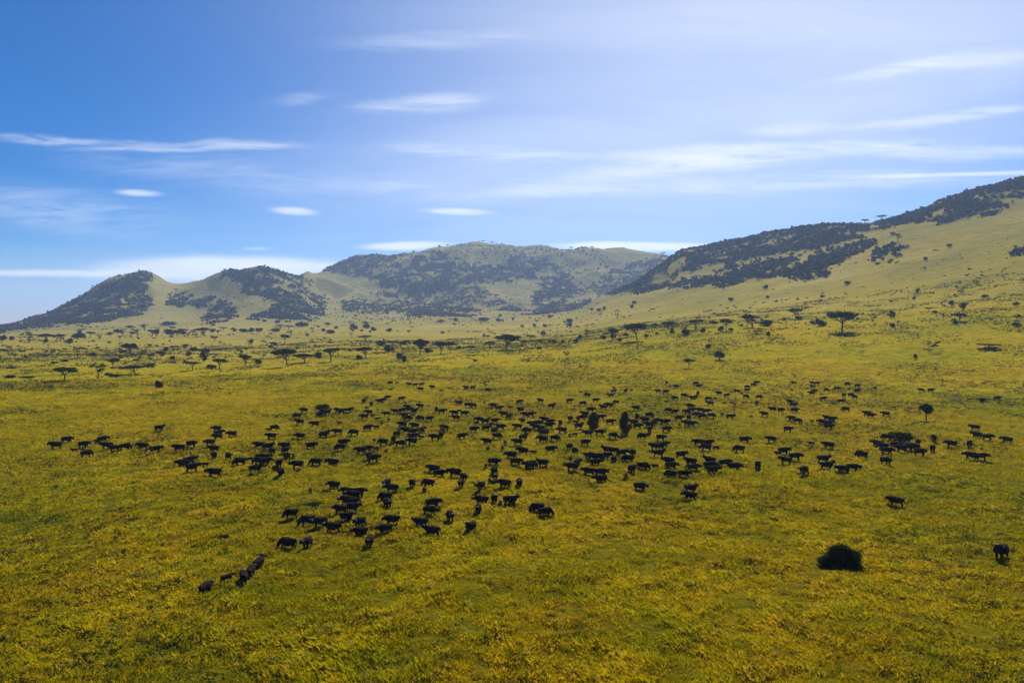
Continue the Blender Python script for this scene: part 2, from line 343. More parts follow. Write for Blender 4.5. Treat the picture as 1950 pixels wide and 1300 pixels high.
m_calf = solid('calf_hide', (.030, .014, .009), (.055, .027, .017), 2.5, 1.0, .05)
m_horn = solid('horn', (.018, .016, .014), (.05, .045, .04), 6, .45)

# ------------------------------------------------------------------ mesh helpers
def raw_mesh(name, V, Fc, m, attrs=None, smooth=False):
    """V (n,3), Fc (k,3|4)"""
    V = np.ascontiguousarray(V, np.float32); Fc = np.ascontiguousarray(Fc, np.int32)
    me = bpy.data.meshes.new(name); me.vertices.add(len(V)); me.vertices.foreach_set('co', V.ravel())
    k = Fc.shape[1]; me.loops.add(Fc.size); me.loops.foreach_set('vertex_index', Fc.ravel())
    me.polygons.add(len(Fc)); me.polygons.foreach_set('loop_start', np.arange(0, Fc.size, k, dtype=np.int32))
    me.polygons.foreach_set('loop_total', np.full(len(Fc), k, np.int32))
    if smooth: me.polygons.foreach_set('use_smooth', np.ones(len(Fc), bool))
    me.update(calc_edges=True)
    for an, av in (attrs or {}).items():
        a = me.attributes.new(an, 'FLOAT', 'POINT'); a.data.foreach_set('value', np.ascontiguousarray(av, np.float32))
    me.materials.append(m); return me
def link(name, me, parent=None):
    o = bpy.data.objects.new(name, me); C.objects.link(o); o.parent = parent; return o
def tag(o, label=None, cat=None, group=None, kind=None):
    for k, v in (('label', label), ('category', cat), ('group', group), ('kind', kind)):
        if v: o[k] = v
    return o

# ------------------------------------------------------------------ the ground: one sheet to the horizon
ang = np.concatenate([np.linspace(-180, -48, 50)[:-1], np.linspace(-48, 48, 1050), np.linspace(48, 180, 50)[1:-1]])
rad = np.concatenate([[.5, 8, 18], np.exp(np.linspace(math.log(30), math.log(3600), 980)), [4200, 5000, 6500, 8500]])
A, RD = np.meshgrid(np.radians(ang), rad, indexing='ij')
X = RD*np.sin(A); Y = RD*np.cos(A); Z = ground_z(X, Y)
V_ = np.stack([X.ravel(), Y.ravel(), Z.ravel()], 1)
na, nr = A.shape; I_ = np.arange(na)[:, None]*nr+np.arange(nr-1)[None, :]; J_ = ((np.arange(na)+1) % na)[:, None]*nr+np.arange(nr-1)[None, :]
FF = np.stack([I_, I_+1, J_+1, J_], -1).reshape(-1, 4)[:, ::-1]
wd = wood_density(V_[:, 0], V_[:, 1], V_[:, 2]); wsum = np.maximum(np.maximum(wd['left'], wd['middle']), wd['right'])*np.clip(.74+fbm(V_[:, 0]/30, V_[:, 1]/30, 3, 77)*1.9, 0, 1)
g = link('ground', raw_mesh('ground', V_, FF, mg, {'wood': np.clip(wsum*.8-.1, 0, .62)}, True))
tag(g, 'rolling yellow-green savanna grassland rising into the hills', None, None, 'structure')

# ------------------------------------------------------------------ leaf clouds, tubes, blobs
def quads(P, size, r, flat=0.0):
    n = len(P); a = r.normal(size=(n, 3)); a[:, 2] *= (1-flat); a /= np.linalg.norm(a, axis=1)[:, None]
    b = r.normal(size=(n, 3)); b[:, 2] *= (1-flat); b -= a*(a*b).sum(1)[:, None]; b /= np.linalg.norm(b, axis=1)[:, None]
    s = (size*(.6+.8*r.random(n)))[:, None]
    V = np.stack([P-a*s-b*s*.5, P+a*s-b*s*.6, P+a*s*.8+b*s*.6, P-a*s*.7+b*s*.5], 1).reshape(-1, 3)
    return V, np.arange(4*n).reshape(n, 4)
def ellip(n, c, rad_, r, shell=.55):
    d = r.normal(size=(n, 3)); d /= np.linalg.norm(d, axis=1)[:, None]
    k = shell+(1-shell)*r.random(n)**.6
    return np.array(c)+d*np.array(rad_)*k[:, None]
def tube(path, radii, sides=6):
    V = []; Fs = []; path = np.array(path, float)
    for i, p in enumerate(path):
        t = path[min(i+1, len(path)-1)]-path[max(i-1, 0)]; t /= np.linalg.norm(t)
        a = np.cross(t, [0.31, .95, .1]); a /= np.linalg.norm(a); b = np.cross(t, a)
        for s in range(sides): q = 2*math.pi*s/sides; V.append(p+(a*math.cos(q)+b*math.sin(q))*radii[i])
    for i in range(len(path)-1):
        for s in range(sides): k = i*sides; Fs.append((k+s, k+(s+1) % sides, k+sides+(s+1) % sides, k+sides+s))
    return np.array(V), np.array(Fs)
def join(parts):
    V = []; Fs = []; o = 0
    for v, f in parts: V.append(v); Fs.append(f+o); o += len(v)
    return np.concatenate(V), np.concatenate(Fs)
def wiggle(a, b, r, n=4, amp=.03):
    a = np.array(a, float); b = np.array(b, float); ps = [a+(b-a)*k/n for k in range(n+1)]
    return [p+(r.normal(size=3)*amp if 0 < k < n else 0) for k, p in enumerate(ps)]
def make_umbrella_tree(seed, lean=0.0, pads=8, thin=1.0):
    r = np.random.default_rng(seed); tr = []; le = []
    fork = np.array([lean*.5, 0, .33+.1*r.random()]); tr.append(tube(wiggle((0, 0, -.05), fork, r, 4, .012), [.035, .03, .027, .025, .024]))
    for k in range(pads):
        a = k*2.4+r.random(); d = (0.08 if k == 0 else .16+.22*r.random()); c = np.array([lean+d*math.cos(a), d*math.sin(a), .77+.12*(1-d*2)+.045*r.normal()])
        tr.append(tube(wiggle(fork, c-np.array([0, 0, .03]), r, 4, .02), [.018, .014, .011, .008, .005], 5))
        for q in range(2):
            e = c+np.array([r.normal()*.08, r.normal()*.08, .0]); tr.append(tube(wiggle((fork+c)/2, e, r, 2, .02), [.009, .006, .004], 4))
        rx = .12+.07*r.random(); le.append(ellip(int(300*thin), c, (rx*1.2, rx*1.2, .10+.05*r.random()), r, .3))
        for q in range(5):
            e = c+np.array([r.normal()*rx*.9, r.normal()*rx*.9, r.normal()*.03]); le.append(ellip(int(40*thin), e, (.05, .05, .03), r, .2))
    return join(tr), quads(np.concatenate(le), .024, r, .3)
def make_round_tree(seed, trunk=.2, n=14, size=.022, bottom=.15, leaves=170):
    r = np.random.default_rng(seed); tr = [tube(wiggle((0, 0, -.05), (r.normal()*.03, r.normal()*.03, trunk+.25), r, 3, .01), [.04, .035, .03, .02])]; le = []
    for k in range(n):
        a = k*2.4; h = r.random(); zc = bottom+.12+(1-bottom-.25)*h; w_ = .33*math.sqrt(max(.05, 1-(2*(h-.42))**2))
        c = np.array([w_*math.cos(a)*r.random()**.4, w_*math.sin(a)*r.random()**.4, zc]); le.append(ellip(leaves, c, (.17, .17, .13), r, .3))
        tr.append(tube(wiggle((0, 0, trunk), c, r, 3, .02), [.016, .012, .008, .004], 4))
    return join(tr), quads(np.concatenate(le), size, r)
def make_ragged_tree(seed, n=7):
    r = np.random.default_rng(seed); tr = []; le = []
    for s in range(3):
        top = np.array([r.normal()*.12, r.normal()*.12, .5]); tr.append(tube(wiggle((s*.02, 0, -.05), top, r, 4, .02), [.03, .025, .02, .016, .012], 5))
        for k in range(n//2):
            c = top+np.array([r.normal()*.2, r.normal()*.2, .05+.4*r.random()]); c[2] = min(c[2], .93)
            tr.append(tube(wiggle(top, c, r, 3, .02), [.012, .008, .006, .003], 4)); le.append(ellip(130, c, (.13, .13, .07), r, .3))
    return join(tr), quads(np.concatenate(le), .02, r)
def make_shrub(seed, low=False):
    r = np.random.default_rng(seed); le = []
    for k in range(9):
        a = r.random()*6.28; d = .28*r.random()**.5; le.append(ellip(110, (d*math.cos(a), d*math.sin(a), .3+.25*r.random()), (.2, .2, .28), r, .4))
    P = np.concatenate(le); P[:, 2] = np.maximum(P[:, 2], .0)
    st = [tube(wiggle((0, 0, -.1), (r.normal()*.2, r.normal()*.2, .6), r, 3, .02), [.03, .02, .015, .008], 4) for _ in range(4)]
    return join(st), quads(P, .04, r)
def make_wild_bush(seed):
    r = np.random.default_rng(seed); le = []; tr = []
    for k in range(46):
        a = r.random()*6.28; d = .34*r.random()**.6; x, y = d*math.cos(a), d*math.sin(a)*.8
        if k > 36: x, y = -.34-.14*r.random(), r.normal()*.06
        top = (.95-3.6*d*d)*(.80+.25*r.random()) if k <= 36 else .25+.15*r.random()
        c = np.array([x, y, max(.1, top-.14)]); e = (.10+.06*r.random(), .10+.06*r.random(), .13+.05*r.random())
        le.append(ellip(330, c, e, r, .3)); le.append(ellip(60, c+[0, 0, .03], (e[0]*1.4, e[1]*1.4, e[2]*1.35), r, .6)); le.append(ellip(220, c*[1, 1, .5], (e[0], e[1], .2), r, .2))
        tr.append(tube(wiggle((r.normal()*.03, r.normal()*.03, -.05), c, r, 4, .02), [.014, .011, .009, .006, .003], 4))
    P = np.concatenate(le); q_ = P[:, 2] < .12; P[q_, :2] *= (.78+.3*r.random(q_.sum()))[:, None]; P[q_, 2] += .12*(r.random(q_.sum())-.6)
    return join(tr), quads(P, .012, r)
def make_dead(seed, lean=0):
    r = np.random.default_rng(seed); tr = []; top = np.array([lean*.5, 0, .5])
    tr.append(tube(wiggle((0, 0, -.05), top, r, 5, .015), [.035, .03, .027, .024, .02, .016], 6))
    for k in range(7):
        e = np.array([lean+r.normal()*.25, r.normal()*.2, .6+.4*r.random()]); q = wiggle(top*(.6+.4*r.random()), e, r, 4, .03); tr.append(tube(q, [.014, .011, .008, .006, .003], 4))
        for s in range(3): tr.append(tube(wiggle(q[2+s % 2], np.array(q[3])+r.normal(size=3)*.12, r, 2, .01), [.006, .004, .002], 3))
    return join(tr)
TPL = {}
def tpl(key, crown_name, maker, leafmat):
    (tv, tf), (lv, lf) = maker
    TPL[key] = (raw_mesh('trunk', tv, tf, m_bark, smooth=True), raw_mesh('crown', lv, lf, leafmat))
for i, (ln_, pd, th) in enumerate([(0, 9, 1), (.02, 7, .8), (-.12, 8, 1), (.05, 11, 1.1), (0, 6, .7)]): tpl('U%d' % i, 'crown', make_umbrella_tree(100+i, ln_, pd, th), m_acacia)
tpl('B9', 'crown', make_round_tree(210, .42, 18, .024, .42, 220), m_bush)
for i in range(3): tpl('B%d' % i, 'crown', make_round_tree(200+i), m_bush)
for i in range(3): tpl('G%d' % i, 'crown', make_ragged_tree(300+i), m_acacia)
for i in range(4): tpl('S%d' % i, 'crown', make_shrub(400+i), m_bush)
tpl('P0', 'crown', make_round_tree(501, .1, 26, .02, .0, 200), m_bush)
(_a, _b), (_c, _d) = make_wild_bush(602); TPL['N'] = (raw_mesh('trunk', _a, _b, m_bark), raw_mesh('crown', _c, _d, m_bush))
TPL['D0'] = (raw_mesh('dead_tree', *make_dead(701), m_dead), None); TPL['D1'] = (raw_mesh('dead_tree', *make_dead(702, -1.2), m_dead), None)
ORD = _o = ['first','second','third','fourth','fifth','sixth','seventh','eighth','ninth','tenth','eleventh','twelfth','thirteenth','fourteenth','fifteenth','sixteenth','seventeenth','eighteenth','nineteenth','twentieth']
def ordw(k): return ORD[k] if k < 20 else f'{k+1}th' if (k+1) % 10 not in (1, 2, 3) else f'{k+1}'+{1: 'st', 2: 'nd', 3: 'rd'}[(k+1) % 10]

# trees: x, foot y, crown width, height (picture px), kind
TREES = [(123,725,48,27,'U'),(187,722,33,29,'G'),(215,702,25,20,'U'),(258,713,50,18,'U'),(150,683,26,24,'G'),(246,677,30,24,'U'),(303,740,13,15,'S'),
(387,690,20,23,'B'),(367,705,30,18,'U'),(360,677,14,7,'S'),(370,669,13,8,'S'),(392,671,14,6,'S'),(418,702,32,20,'U'),(403,702,16,8,'S'),(468,697,28,22,'U'),(492,693,16,9,'S'),
(548,697,48,34,'U'),(580,690,40,17,'U'),(607,682,18,12,'S'),(630,689,42,28,'U'),(542,654,20,18,'U'),(522,657,12,6,'S'),(515,662,8,5,'S'),(477,653,9,7,'S'),(409,651,16,11,'U'),
(390,641,28,18,'U'),(337,641,20,13,'U'),(347,637,22,12,'U'),(322,637,18,11,'S'),(290,640,22,13,'U'),(262,643,22,16,'G'),(273,625,13,9,'B'),(247,625,10,6,'S'),
(173,643,20,12,'U'),(148,645,22,10,'S'),(117,650,27,14,'U'),(130,654,12,9,'S'),(88,649,23,14,'U'),(55,652,28,17,'G'),(5,650,18,14,'B'),(22,648,10,8,'S'),(190,645,16,10,'G'),(207,638,14,6,'S'),
(225,633,18,6,'S'),(367,637,12,10,'G'),(425,630,18,8,'U'),(445,632,18,9,'B'),(467,632,20,6,'S'),(493,632,12,8,'S'),(523,632,16,7,'S'),(550,627,20,8,'U'),(575,622,26,8,'S'),
(595,632,12,9,'G'),(623,622,14,8,'U'),(640,626,9,5,'S'),(528,615,12,6,'S'),(503,613,8,5,'S'),(322,620,24,8,'S'),(317,668,11,7,'S'),(305,673,12,5,'S'),(233,672,14,6,'S'),(328,663,8,5,'S'),
(285,659,8,4,'S'),(328,685,9,8,'S'),(355,660,14,5,'S'),(620,650,16,9,'G'),(220,718,18,6,'S'),(208,715,14,5,'S'),(125,688,18,4,'S'),(102,692,14,4,'S'),(177,678,12,7,'S'),
(283,698,22,5,'S'),(258,687,14,4,'S'),(40,670,6,4,'S'),(7,668,12,4,'S'),(47,681,9,4,'S'),(18,719,26,5,'S'),(50,720,24,4,'S'),(585,640,6,5,'S'),(510,714,6,12,'D0'),
(697,682,34,22,'U'),(683,684,16,8,'S'),(760,685,12,14,'S'),(768,690,12,14,'S'),(740,670,22,10,'S'),(800,677,34,32,'U'),(817,672,14,9,'S'),(778,667,22,20,'G'),(763,663,28,14,'U'),(747,660,24,12,'U'),(725,658,18,10,'S'),
(840,674,32,24,'U'),(858,672,22,22,'U'),(874,665,8,7,'S'),(898,667,20,9,'U'),(933,666,26,17,'U'),(965,665,50,29,'U3'),(995,660,30,14,'G'),(1010,648,20,11,'U'),(1020,660,26,12,'G'),(1027,665,9,5,'S'),
(673,632,22,17,'B'),(697,623,16,11,'U'),(712,630,9,7,'S'),(698,649,28,11,'U'),(670,643,8,10,'G'),(840,615,18,8,'B'),(868,612,10,7,'S'),(923,612,20,8,'S'),(952,603,6,5,'S'),(952,612,14,5,'S'),(977,610,5,6,'S'),
(995,623,7,5,'S'),(1017,621,7,5,'S'),(1038,622,8,5,'S'),(1085,615,11,9,'S'),(1047,605,10,6,'S'),(1175,607,11,11,'G'),(1140,593,8,6,'S'),(1150,589,7,5,'S'),(1127,591,7,5,'S'),(1202,587,8,7,'S'),(1208,578,8,5,'S'),
(1117,645,12,19,'G'),(1167,647,24,22,'U'),(1168,645,10,9,'S'),(1150,647,6,8,'S'),(1180,650,9,6,'S'),(1192,640,12,6,'S'),(1098,652,12,6,'S'),(1105,645,8,8,'S'),(1073,653,9,7,'S'),(1055,653,7,6,'S'),(1047,652,6,5,'S'),
(1214,648,46,33,'U2'),(1230,643,14,8,'B'),(1247,630,20,15,'U'),(1273,627,30,15,'U'),(1280,635,10,6,'S'),(1250,637,8,5,'S'),(1080,685,12,17,'G'),(1007,688,34,12,'D0'),(905,688,8,4,'S'),
(920,462,8,4,'U'),(938,462,9,4,'U'),(837,470,6,3,'S'),(853,467,7,4,'U'),(1088,467,10,5,'U'),(1127,473,8,4,'U'),(1263,483,12,5,'U'),(788,475,6,4,'S'),
(1604,632,56,40,'U0'),(1517,607,27,20,'U'),(1522,608,12,6,'S'),(1497,618,16,14,'G'),(1433,623,28,24,'G'),(1423,623,20,25,'U'),(1460,620,24,10,'S'),(1325,628,38,21,'U'),(1383,630,24,24,'U'),
(1373,632,16,12,'B'),(1360,618,14,9,'B'),(1338,633,10,8,'S'),(1307,637,22,10,'S'),(1392,630,9,6,'S'),(1442,635,24,7,'U'),(1463,640,8,8,'S'),(1565,620,20,10,'S'),(1557,615,9,9,'S'),(1662,613,16,15,'G'),
(1697,606,20,15,'B'),(1713,600,5,18,'D0'),(1770,593,16,8,'U'),(1780,597,8,6,'S'),(1812,583,15,12,'B'),(1835,592,20,16,'G'),(1798,610,14,12,'G'),(1827,612,22,16,'U'),(1935,583,14,10,'B'),(1937,610,20,9,'U'),
(1748,560,11,13,'B'),(1741,572,8,8,'B'),(1772,670,25,21,'G'),(1883,663,40,9,'U'),(1743,683,7,9,'S'),(1370,685,26,20,'B'),(1312,700,26,17,'U'),(1348,662,12,7,'S'),(1482,693,14,14,'D0'),
(1710,463,17,18,'G'),(1700,447,8,5,'S'),(1808,470,9,6,'S'),(1613,541,11,6,'S'),(1457,550,9,7,'S'),(1392,573,9,7,'S'),(1377,550,6,6,'S'),(1462,568,6,5,'S'),
(1680,413,19,10,'U'),(1647,418,14,7,'U'),(1567,421,9,8,'G'),(1877,566,12,5,'S'),(1762,495,8,6,'S'),
(280,869,26,20,'G'),(1190,829,26,50,'P0'),(1130,818,27,36,'P0'),(1713,842,40,20,'S'),(612,781,26,11,'S'),(590,964,38,8,'S'),(925,742,14,17,'G'),(1764,801,32,34,'B9'),  # widest low shrub, behind the front left row, stands in for a shadowed mound
(1399,790,26,44,'D0'),(1850,779,12,34,'D1'),(1680,776,10,16,'D1'),(892,815,14,18,'D0'),(672,805,6,22,'D0'),(1605,1076,72,46,'N'),(425,1026,18,9,'S'),(1480,990,12,5,'S')]
rt = random.Random(12)
for _ in range(36):     # the crowded far belt on the left
    x_ = rt.uniform(-5, 700); y_ = 650-22*x_/700+rt.uniform(-11, 7); h_ = rt.uniform(5, 11); TREES.append((round(x_), round(y_, 1), h_*rt.uniform(1.1, 1.9), h_, rt.choice('GGUSSB')))
for _ in range(13):
    x_ = rt.uniform(700, 1180); y_ = 640-12*(x_-700)/480+rt.uniform(-18, 14); h_ = rt.uniform(3.5, 8); TREES.append((round(x_), round(y_, 1), h_*rt.uniform(1.1, 1.8), h_, rt.choice('GUSSB')))
for _ in range(8):
    x_ = rt.uniform(1250, 1950); y_ = 622-14*(x_-1250)/700+rt.uniform(-34, 18); h_ = rt.uniform(4, 9); TREES.append((round(x_), round(y_, 1), h_*rt.uniform(1.1, 1.7), h_, rt.choice('GGSSB')))
KN = {'U': ('acacia_tree', 'flat-topped acacia'), 'G': ('thorn_tree', 'ragged thorn tree'), 'B': ('bushy_tree', 'dense round tree'), 'S': ('shrub', 'low dark shrub'),
      'P': ('tall_bush', 'tall dark pillar-like bush'), 'D': ('dead_tree', 'bare leafless grey tree'), 'N': ('round_bush', 'big rounded dark bush')}
SPECIAL = {(1604,632):'largest flat-topped acacia, alone on the right slope with a straight trunk', (965,665):'broad flat-topped acacia, widest of the tree line below the middle hill',
 (1214,648):'leaning flat-topped acacia with a bent trunk, just right of the valley mouth', (1190,829):'tallest dark bush in the herd, pillar-like, right of the blockier one',
 (1130,818):'dark blocky bush among the buffalo, left of the taller pillar-like one', (1603,1078):'big rounded dark bush alone in the front grass at lower right',
 (280,869):'small thorn tree between buffalo at the far left end of the herd', (1764,801):'small round-crowned tree on a bare trunk, at the right end of the herd',
 (1713,842):'spreading dark bush amid buffalo at the right end of the herd', (1850,779):'leaning dead trunk at the far right end of the herd', (1680,776):'fallen dead branch lying right of the rear buffalo cluster',
 (1399,790):'bare dead tree standing among the rear right buffalo', (590,966):'low dark bush in place of a shadowed mound behind the front left buffalo row', (612,781):'flat green bush at the rear left edge of the herd',
 (425,1026):'tiny dark shrub in open grass left of the front buffalo pair', (303,740):'lone dark stump-like shrub in open grass left of the herd', (1680,413):'larger of two round-topped acacias on the right skyline',
 (1647,418):'smaller of two round-topped acacias on the right skyline', (925,742):'small thorn tree at the herd rear edge, left of centre', (387,690):'tall dense dark green tree among the left plain acacias',
 (1370,685):'dense dark bushy tree alone in grass behind the herd, right of centre', (1312,700):'small acacia alone in grass behind the herd, left of a dense bushy tree',
 (1772,670):'ragged thorn tree alone on the grass at the far right', (1883,663):'very flat wide acacia alone at the far right edge', (673,632):'dense rounded dark tree at the foot of the middle hill',
 (892,815):'thin bare dead sapling among buffalo left of centre', (672,805):'spindly bare dead stem below the rear left buffalo row', (510,714):'thin bare dead stem in grass left of the tall acacias',
 (1007,688):'low bare dead thorn tree in grass below the broad acacia', (1713,600):'thin bare dead tree on the right slope', (1482,693):'thin bare dead sapling in grass right of the dense bushy tree'}
def tzone(x, y):
    if y < 500: row = 'on skyline'
    elif y < 605: row = 'on hill slope'
    elif y < 640: row = 'at hill foot'
    elif y < 660: row = 'in far tree belt'
    elif y < 700: row = 'in near tree belt'
    elif y < 760: row = 'behind herd'
    else: row = 'in front grass'
    cs = [(110,'at the left edge'),(220,'below left slope'),(330,'below the left peak'),(450,'below the left saddle'),(560,'below the second peak'),(650,'left of the middle hill'),(760,'below middle hill shoulder'),(900,'below the middle hill'),
          (1060,'right of middle crest'),(1240,'by the valley mouth'),(1350,'left of right ridge'),(1480,'below right ridge'),(1640,'near largest acacia'),(1800,'right of largest acacia'),(3000,'near the right edge')]
    return row, next(n for c_, n in cs if x < c_)
from collections import defaultdict
zt = defaultdict(list)
for i, tr in enumerate(TREES):
    zt[(tr[4][0],)+tzone(tr[0], tr[1])].append(i)
rank = {}
for k, v in zt.items():
    v = [i for i in v if (TREES[i][0], TREES[i][1]) not in SPECIAL]; v.sort(key=lambda i: TREES[i][0])
    for j, i in enumerate(v): rank[i] = (j, len(v))
cnt = defaultdict(int)
for i, (x, y, w_, h_, kd) in enumerate(TREES):
    X0, Y0, Z0, r0 = hit(x, y)
    k = kd[0]; nm, lab = KN[k]; sc_px = math.hypot(r0, 0)/FP/math.sqrt(1+((x-975)/FP)**2)*1.0
    sc_px = (Y0)/FP
    W, H = w_*sc_px, h_*sc_px
    if k == 'S': H *= 1.4; W *= 1.2
    if len(kd) > 1 or k == 'N': key = kd
    else:
        nvar = {'U': 5, 'G': 3, 'B': 3, 'S': 4}[k]; key = k+str(cnt[k] % nvar); cnt[k] += 1
    tm, cm = TPL[key]
    if key == 'D1': W = H*1.1
    big = w_ >= 11 or k in 'NP'
    rz = 0 if key in ('U2', 'U5', 'D1', 'N', 'U0') else rng.random()*6.28
    if key == 'D1' : rz = 0
    loc = (X0, Y0, Z0-.02*H)
    if cm is None:
        o = link(nm, tm); o.location = loc; o.rotation_euler = (0, 0, rz); o.scale = (max(W, H*.5)*1.1, max(W, H*.5), H)
    else:
        o = bpy.data.objects.new(nm, None); C.objects.link(o); o.location = loc; o.rotation_euler = (0, 0, rz)
        cx = {'U': 1.0, 'G': 1.05, 'B': 1.05, 'S': 1.15, 'P': 1.15, 'N': 1.1}[k]
        o.scale = (W*cx, W*cx, H)
        o.empty_display_size = .5
        a = link('trunk' if k != 'S' else 'stems', tm, o); b = link('crown' if k not in 'SPN' else 'foliage', cm, o)
    lb = SPECIAL.get((x, y))
    if not lb:
        row, col = tzone(x, y); j, n = rank[i]
        lb = f"{lab}, {ordw(j)} from left {row} {col}" if n > 1 else f"single {lab} {row} {col}"
    tag(o, lb, {'S': 'shrub', 'N': 'bush', 'P': 'bush'}.get(k, 'tree'), {'S': 'shrubs dotted over the plain', 'U': 'flat-topped acacias on the plain', 'G': 'thorn trees on the plain', 'B': 'dense trees on the plain', 'D': 'dead trees on the plain'}.get(k))

# ------------------------------------------------------------------ hill woods: masses of crowns, one object for each wooded hill
ICO_V = []; phi_ = (1+5**.5)/2
for a in (-1, 1):
    for b in (-phi_, phi_): ICO_V += [(a, b, 0), (0, a, b), (b, 0, a)]
ICO_V = np.array(ICO_V, float)/math.sqrt(1+phi_**2)
def hull20(V):
    Fs = []; n = len(V); el = min(np.linalg.norm(V[0]-V[j]) for j in range(1, n))*1.05
    for i in range(n):
        for j in range(i+1, n):
            for k in range(j+1, n):
                if all(np.linalg.norm(V[a]-V[b]) < el for a, b in ((i, j), (j, k), (i, k))):
                    nrm = np.cross(V[j]-V[i], V[k]-V[i]); Fs.append((i, j, k) if nrm@V[i] > 0 else (i, k, j))
    return np.array(Fs)
ICO_F = hull20(ICO_V)
def blobs(P, S, r, squash=.75):
    n = len(P); J = .62+.75*r.random((n, 12, 1)); v = ICO_V[None]*J*S[:, None, None]; v[:, :, 2] *= squash; a = r.random(n)*6.28
    c, s = np.cos(a)[:, None], np.sin(a)[:, None]; x = v[:, :, 0]*c-v[:, :, 1]*s; y = v[:, :, 0]*s+v[:, :, 1]*c
    v = np.stack([x, y, v[:, :, 2]], -1)+P[:, None, :]
    return v.reshape(-1, 3), (ICO_F[None]+12*np.arange(n)[:, None, None]).reshape(-1, 3)
def crowns(P, S, r, k=3):
    """each far crown: k lumpy blobs plus loose leaf patches"""
    n = len(P); PP = np.repeat(P, k, 0)+r.normal(size=(n*k, 3))*np.repeat(S, k)[:, None]*np.array([.55, .55, .3]); SS = np.repeat(S, k)*(.45+.4*r.random(n*k))
    return blobs(PP, SS, r)
rngw = np.random.default_rng(33)
NS = 330000
phs = R(-42)+R(84)*rngw.random(NS); rs_ = np.sqrt(760**2+(3000**2-760**2)*rngw.random(NS))
xs, ys = rs_*np.sin(phs), rs_*np.cos(phs); zs = ground_z(xs, ys); wdn = wood_density(xs, ys, zs, 1)
clump = fbm(xs/30, ys/30, 3, 77)
for nm, lab in (('left', 'dark woodland covering the ridges of the left hill'), ('middle', 'hazy dark woodland patches on the middle hill and its valley'), ('right', 'dark woodland along the crest of the right ridge')):
    pick = rngw.random(NS) < wdn[nm]*np.clip(.74+clump*1.9, .08, 1)*(1.0 if nm != 'right' else 1.0)
    p = np.stack([xs, ys, zs], 1)[pick]; S = 1.1+2.9*rngw.random(len(p))**1.8
    p[:, 2] += S*.55; v, f = crowns(p, S, rngw, 3 if nm != 'right' else 4)
    q = np.repeat(p, 5, 0)+rngw.normal(size=(len(p)*5, 3))*np.repeat(S, 5)[:, None]*.6; v2, f2 = quads(q, .5, rngw); 
    f2t = np.concatenate([f2[:, [0, 1, 2]], f2[:, [0, 2, 3]]])
    v, f = join([(v, f), (v2, f2t)])
    tag(link('hill_woodland', raw_mesh('hill_woodland', v, f, m_wood)), lab, 'woodland', None, 'stuff'); print('wood', nm, pick.sum())
# loose scrub dotted over the slopes and far plain
def scatter(n, r0, r1, power=1.0, a0=-42, a1=42, r=rngw):
    ph = R(a0)+R(a1-a0)*r.random(n); rr = (r0**power+(r1**power-r0**power)*r.random(n))**(1/power); x, y = rr*np.sin(ph), rr*np.cos(ph); return x, y, rr
x, y, rr = scatter(20000, 430, 2900, 1.6); z = ground_z(x, y); dn = wood_density(x, y, z); 
keep = (rngw.random(len(x)) < np.clip(.25+fbm(x/130, y/130, 3, 88)*1.5, .03, 1)) & (sum(dn.values()) < .5)
belt = (rr > 600) & (rr < 1300) & (np.arctan2(x, y) < R(2)) 
p = np.stack([x, y, z], 1)[keep]; S = (.45+1.3*rngw.random(len(p))**3)*np.clip(.6+np.hypot(p[:, 0], p[:, 1])/1500, .8, 1.8); p[:, 2] += S*.4
q = np.repeat(p, 16, 0)+rngw.normal(size=(len(p)*16, 3))*np.repeat(S, 16)[:, None]*np.array([.6, .6, .35]); v, f = quads(q, np.repeat(.16+.30*S, 16), rngw)
tag(link('scattered_scrub', raw_mesh('scattered_scrub', v, f, m_bush)), 'countless tiny dark bushes dotted over the far plain and slopes', 'scrub', None, 'stuff')
# low broad-leaved ground cover between the grasses
x, y, rr = scatter(110000, 45, 680, 1.25)
pn = fbm(x/14, y/14, 4, 61)+.35*fbm(x/60, y/60, 2, 62)+.10*sstep(-300, 300, x)
pn = pn + 1.0*inside(*project(x, y, 0*x), [(-60,728),(110,726),(245,733),(215,742),(100,744),(-60,747)])
keep = pn > -.10+.48*rngw.random(len(x))**.8; x, y, rr = x[keep], y[keep], rr[keep]
z = ground_z(x, y); S = (.12+.32*rngw.random(len(x))**2)*(1+rr/500)+.35*inside(*project(x, y, 0*x), [(-60,728),(110,726),(245,733),(215,742),(100,744),(-60,747)]); k = 9
q = np.repeat(np.stack([x, y, z+S*.7], 1), k, 0)+rngw.normal(size=(len(x)*k, 3))*np.repeat(S, k)[:, None]*np.array([1.1, 1.1, .45]); v, f = quads(q, np.repeat(.075*(1+rr/280), k), rngw, .5)
tag(link('ground_cover', raw_mesh('ground_cover', v, f, m_scrub)), 'low dark green broad-leaved plants growing in patches between the grass', 'ground cover', None, 'stuff'); print('cover', len(x))

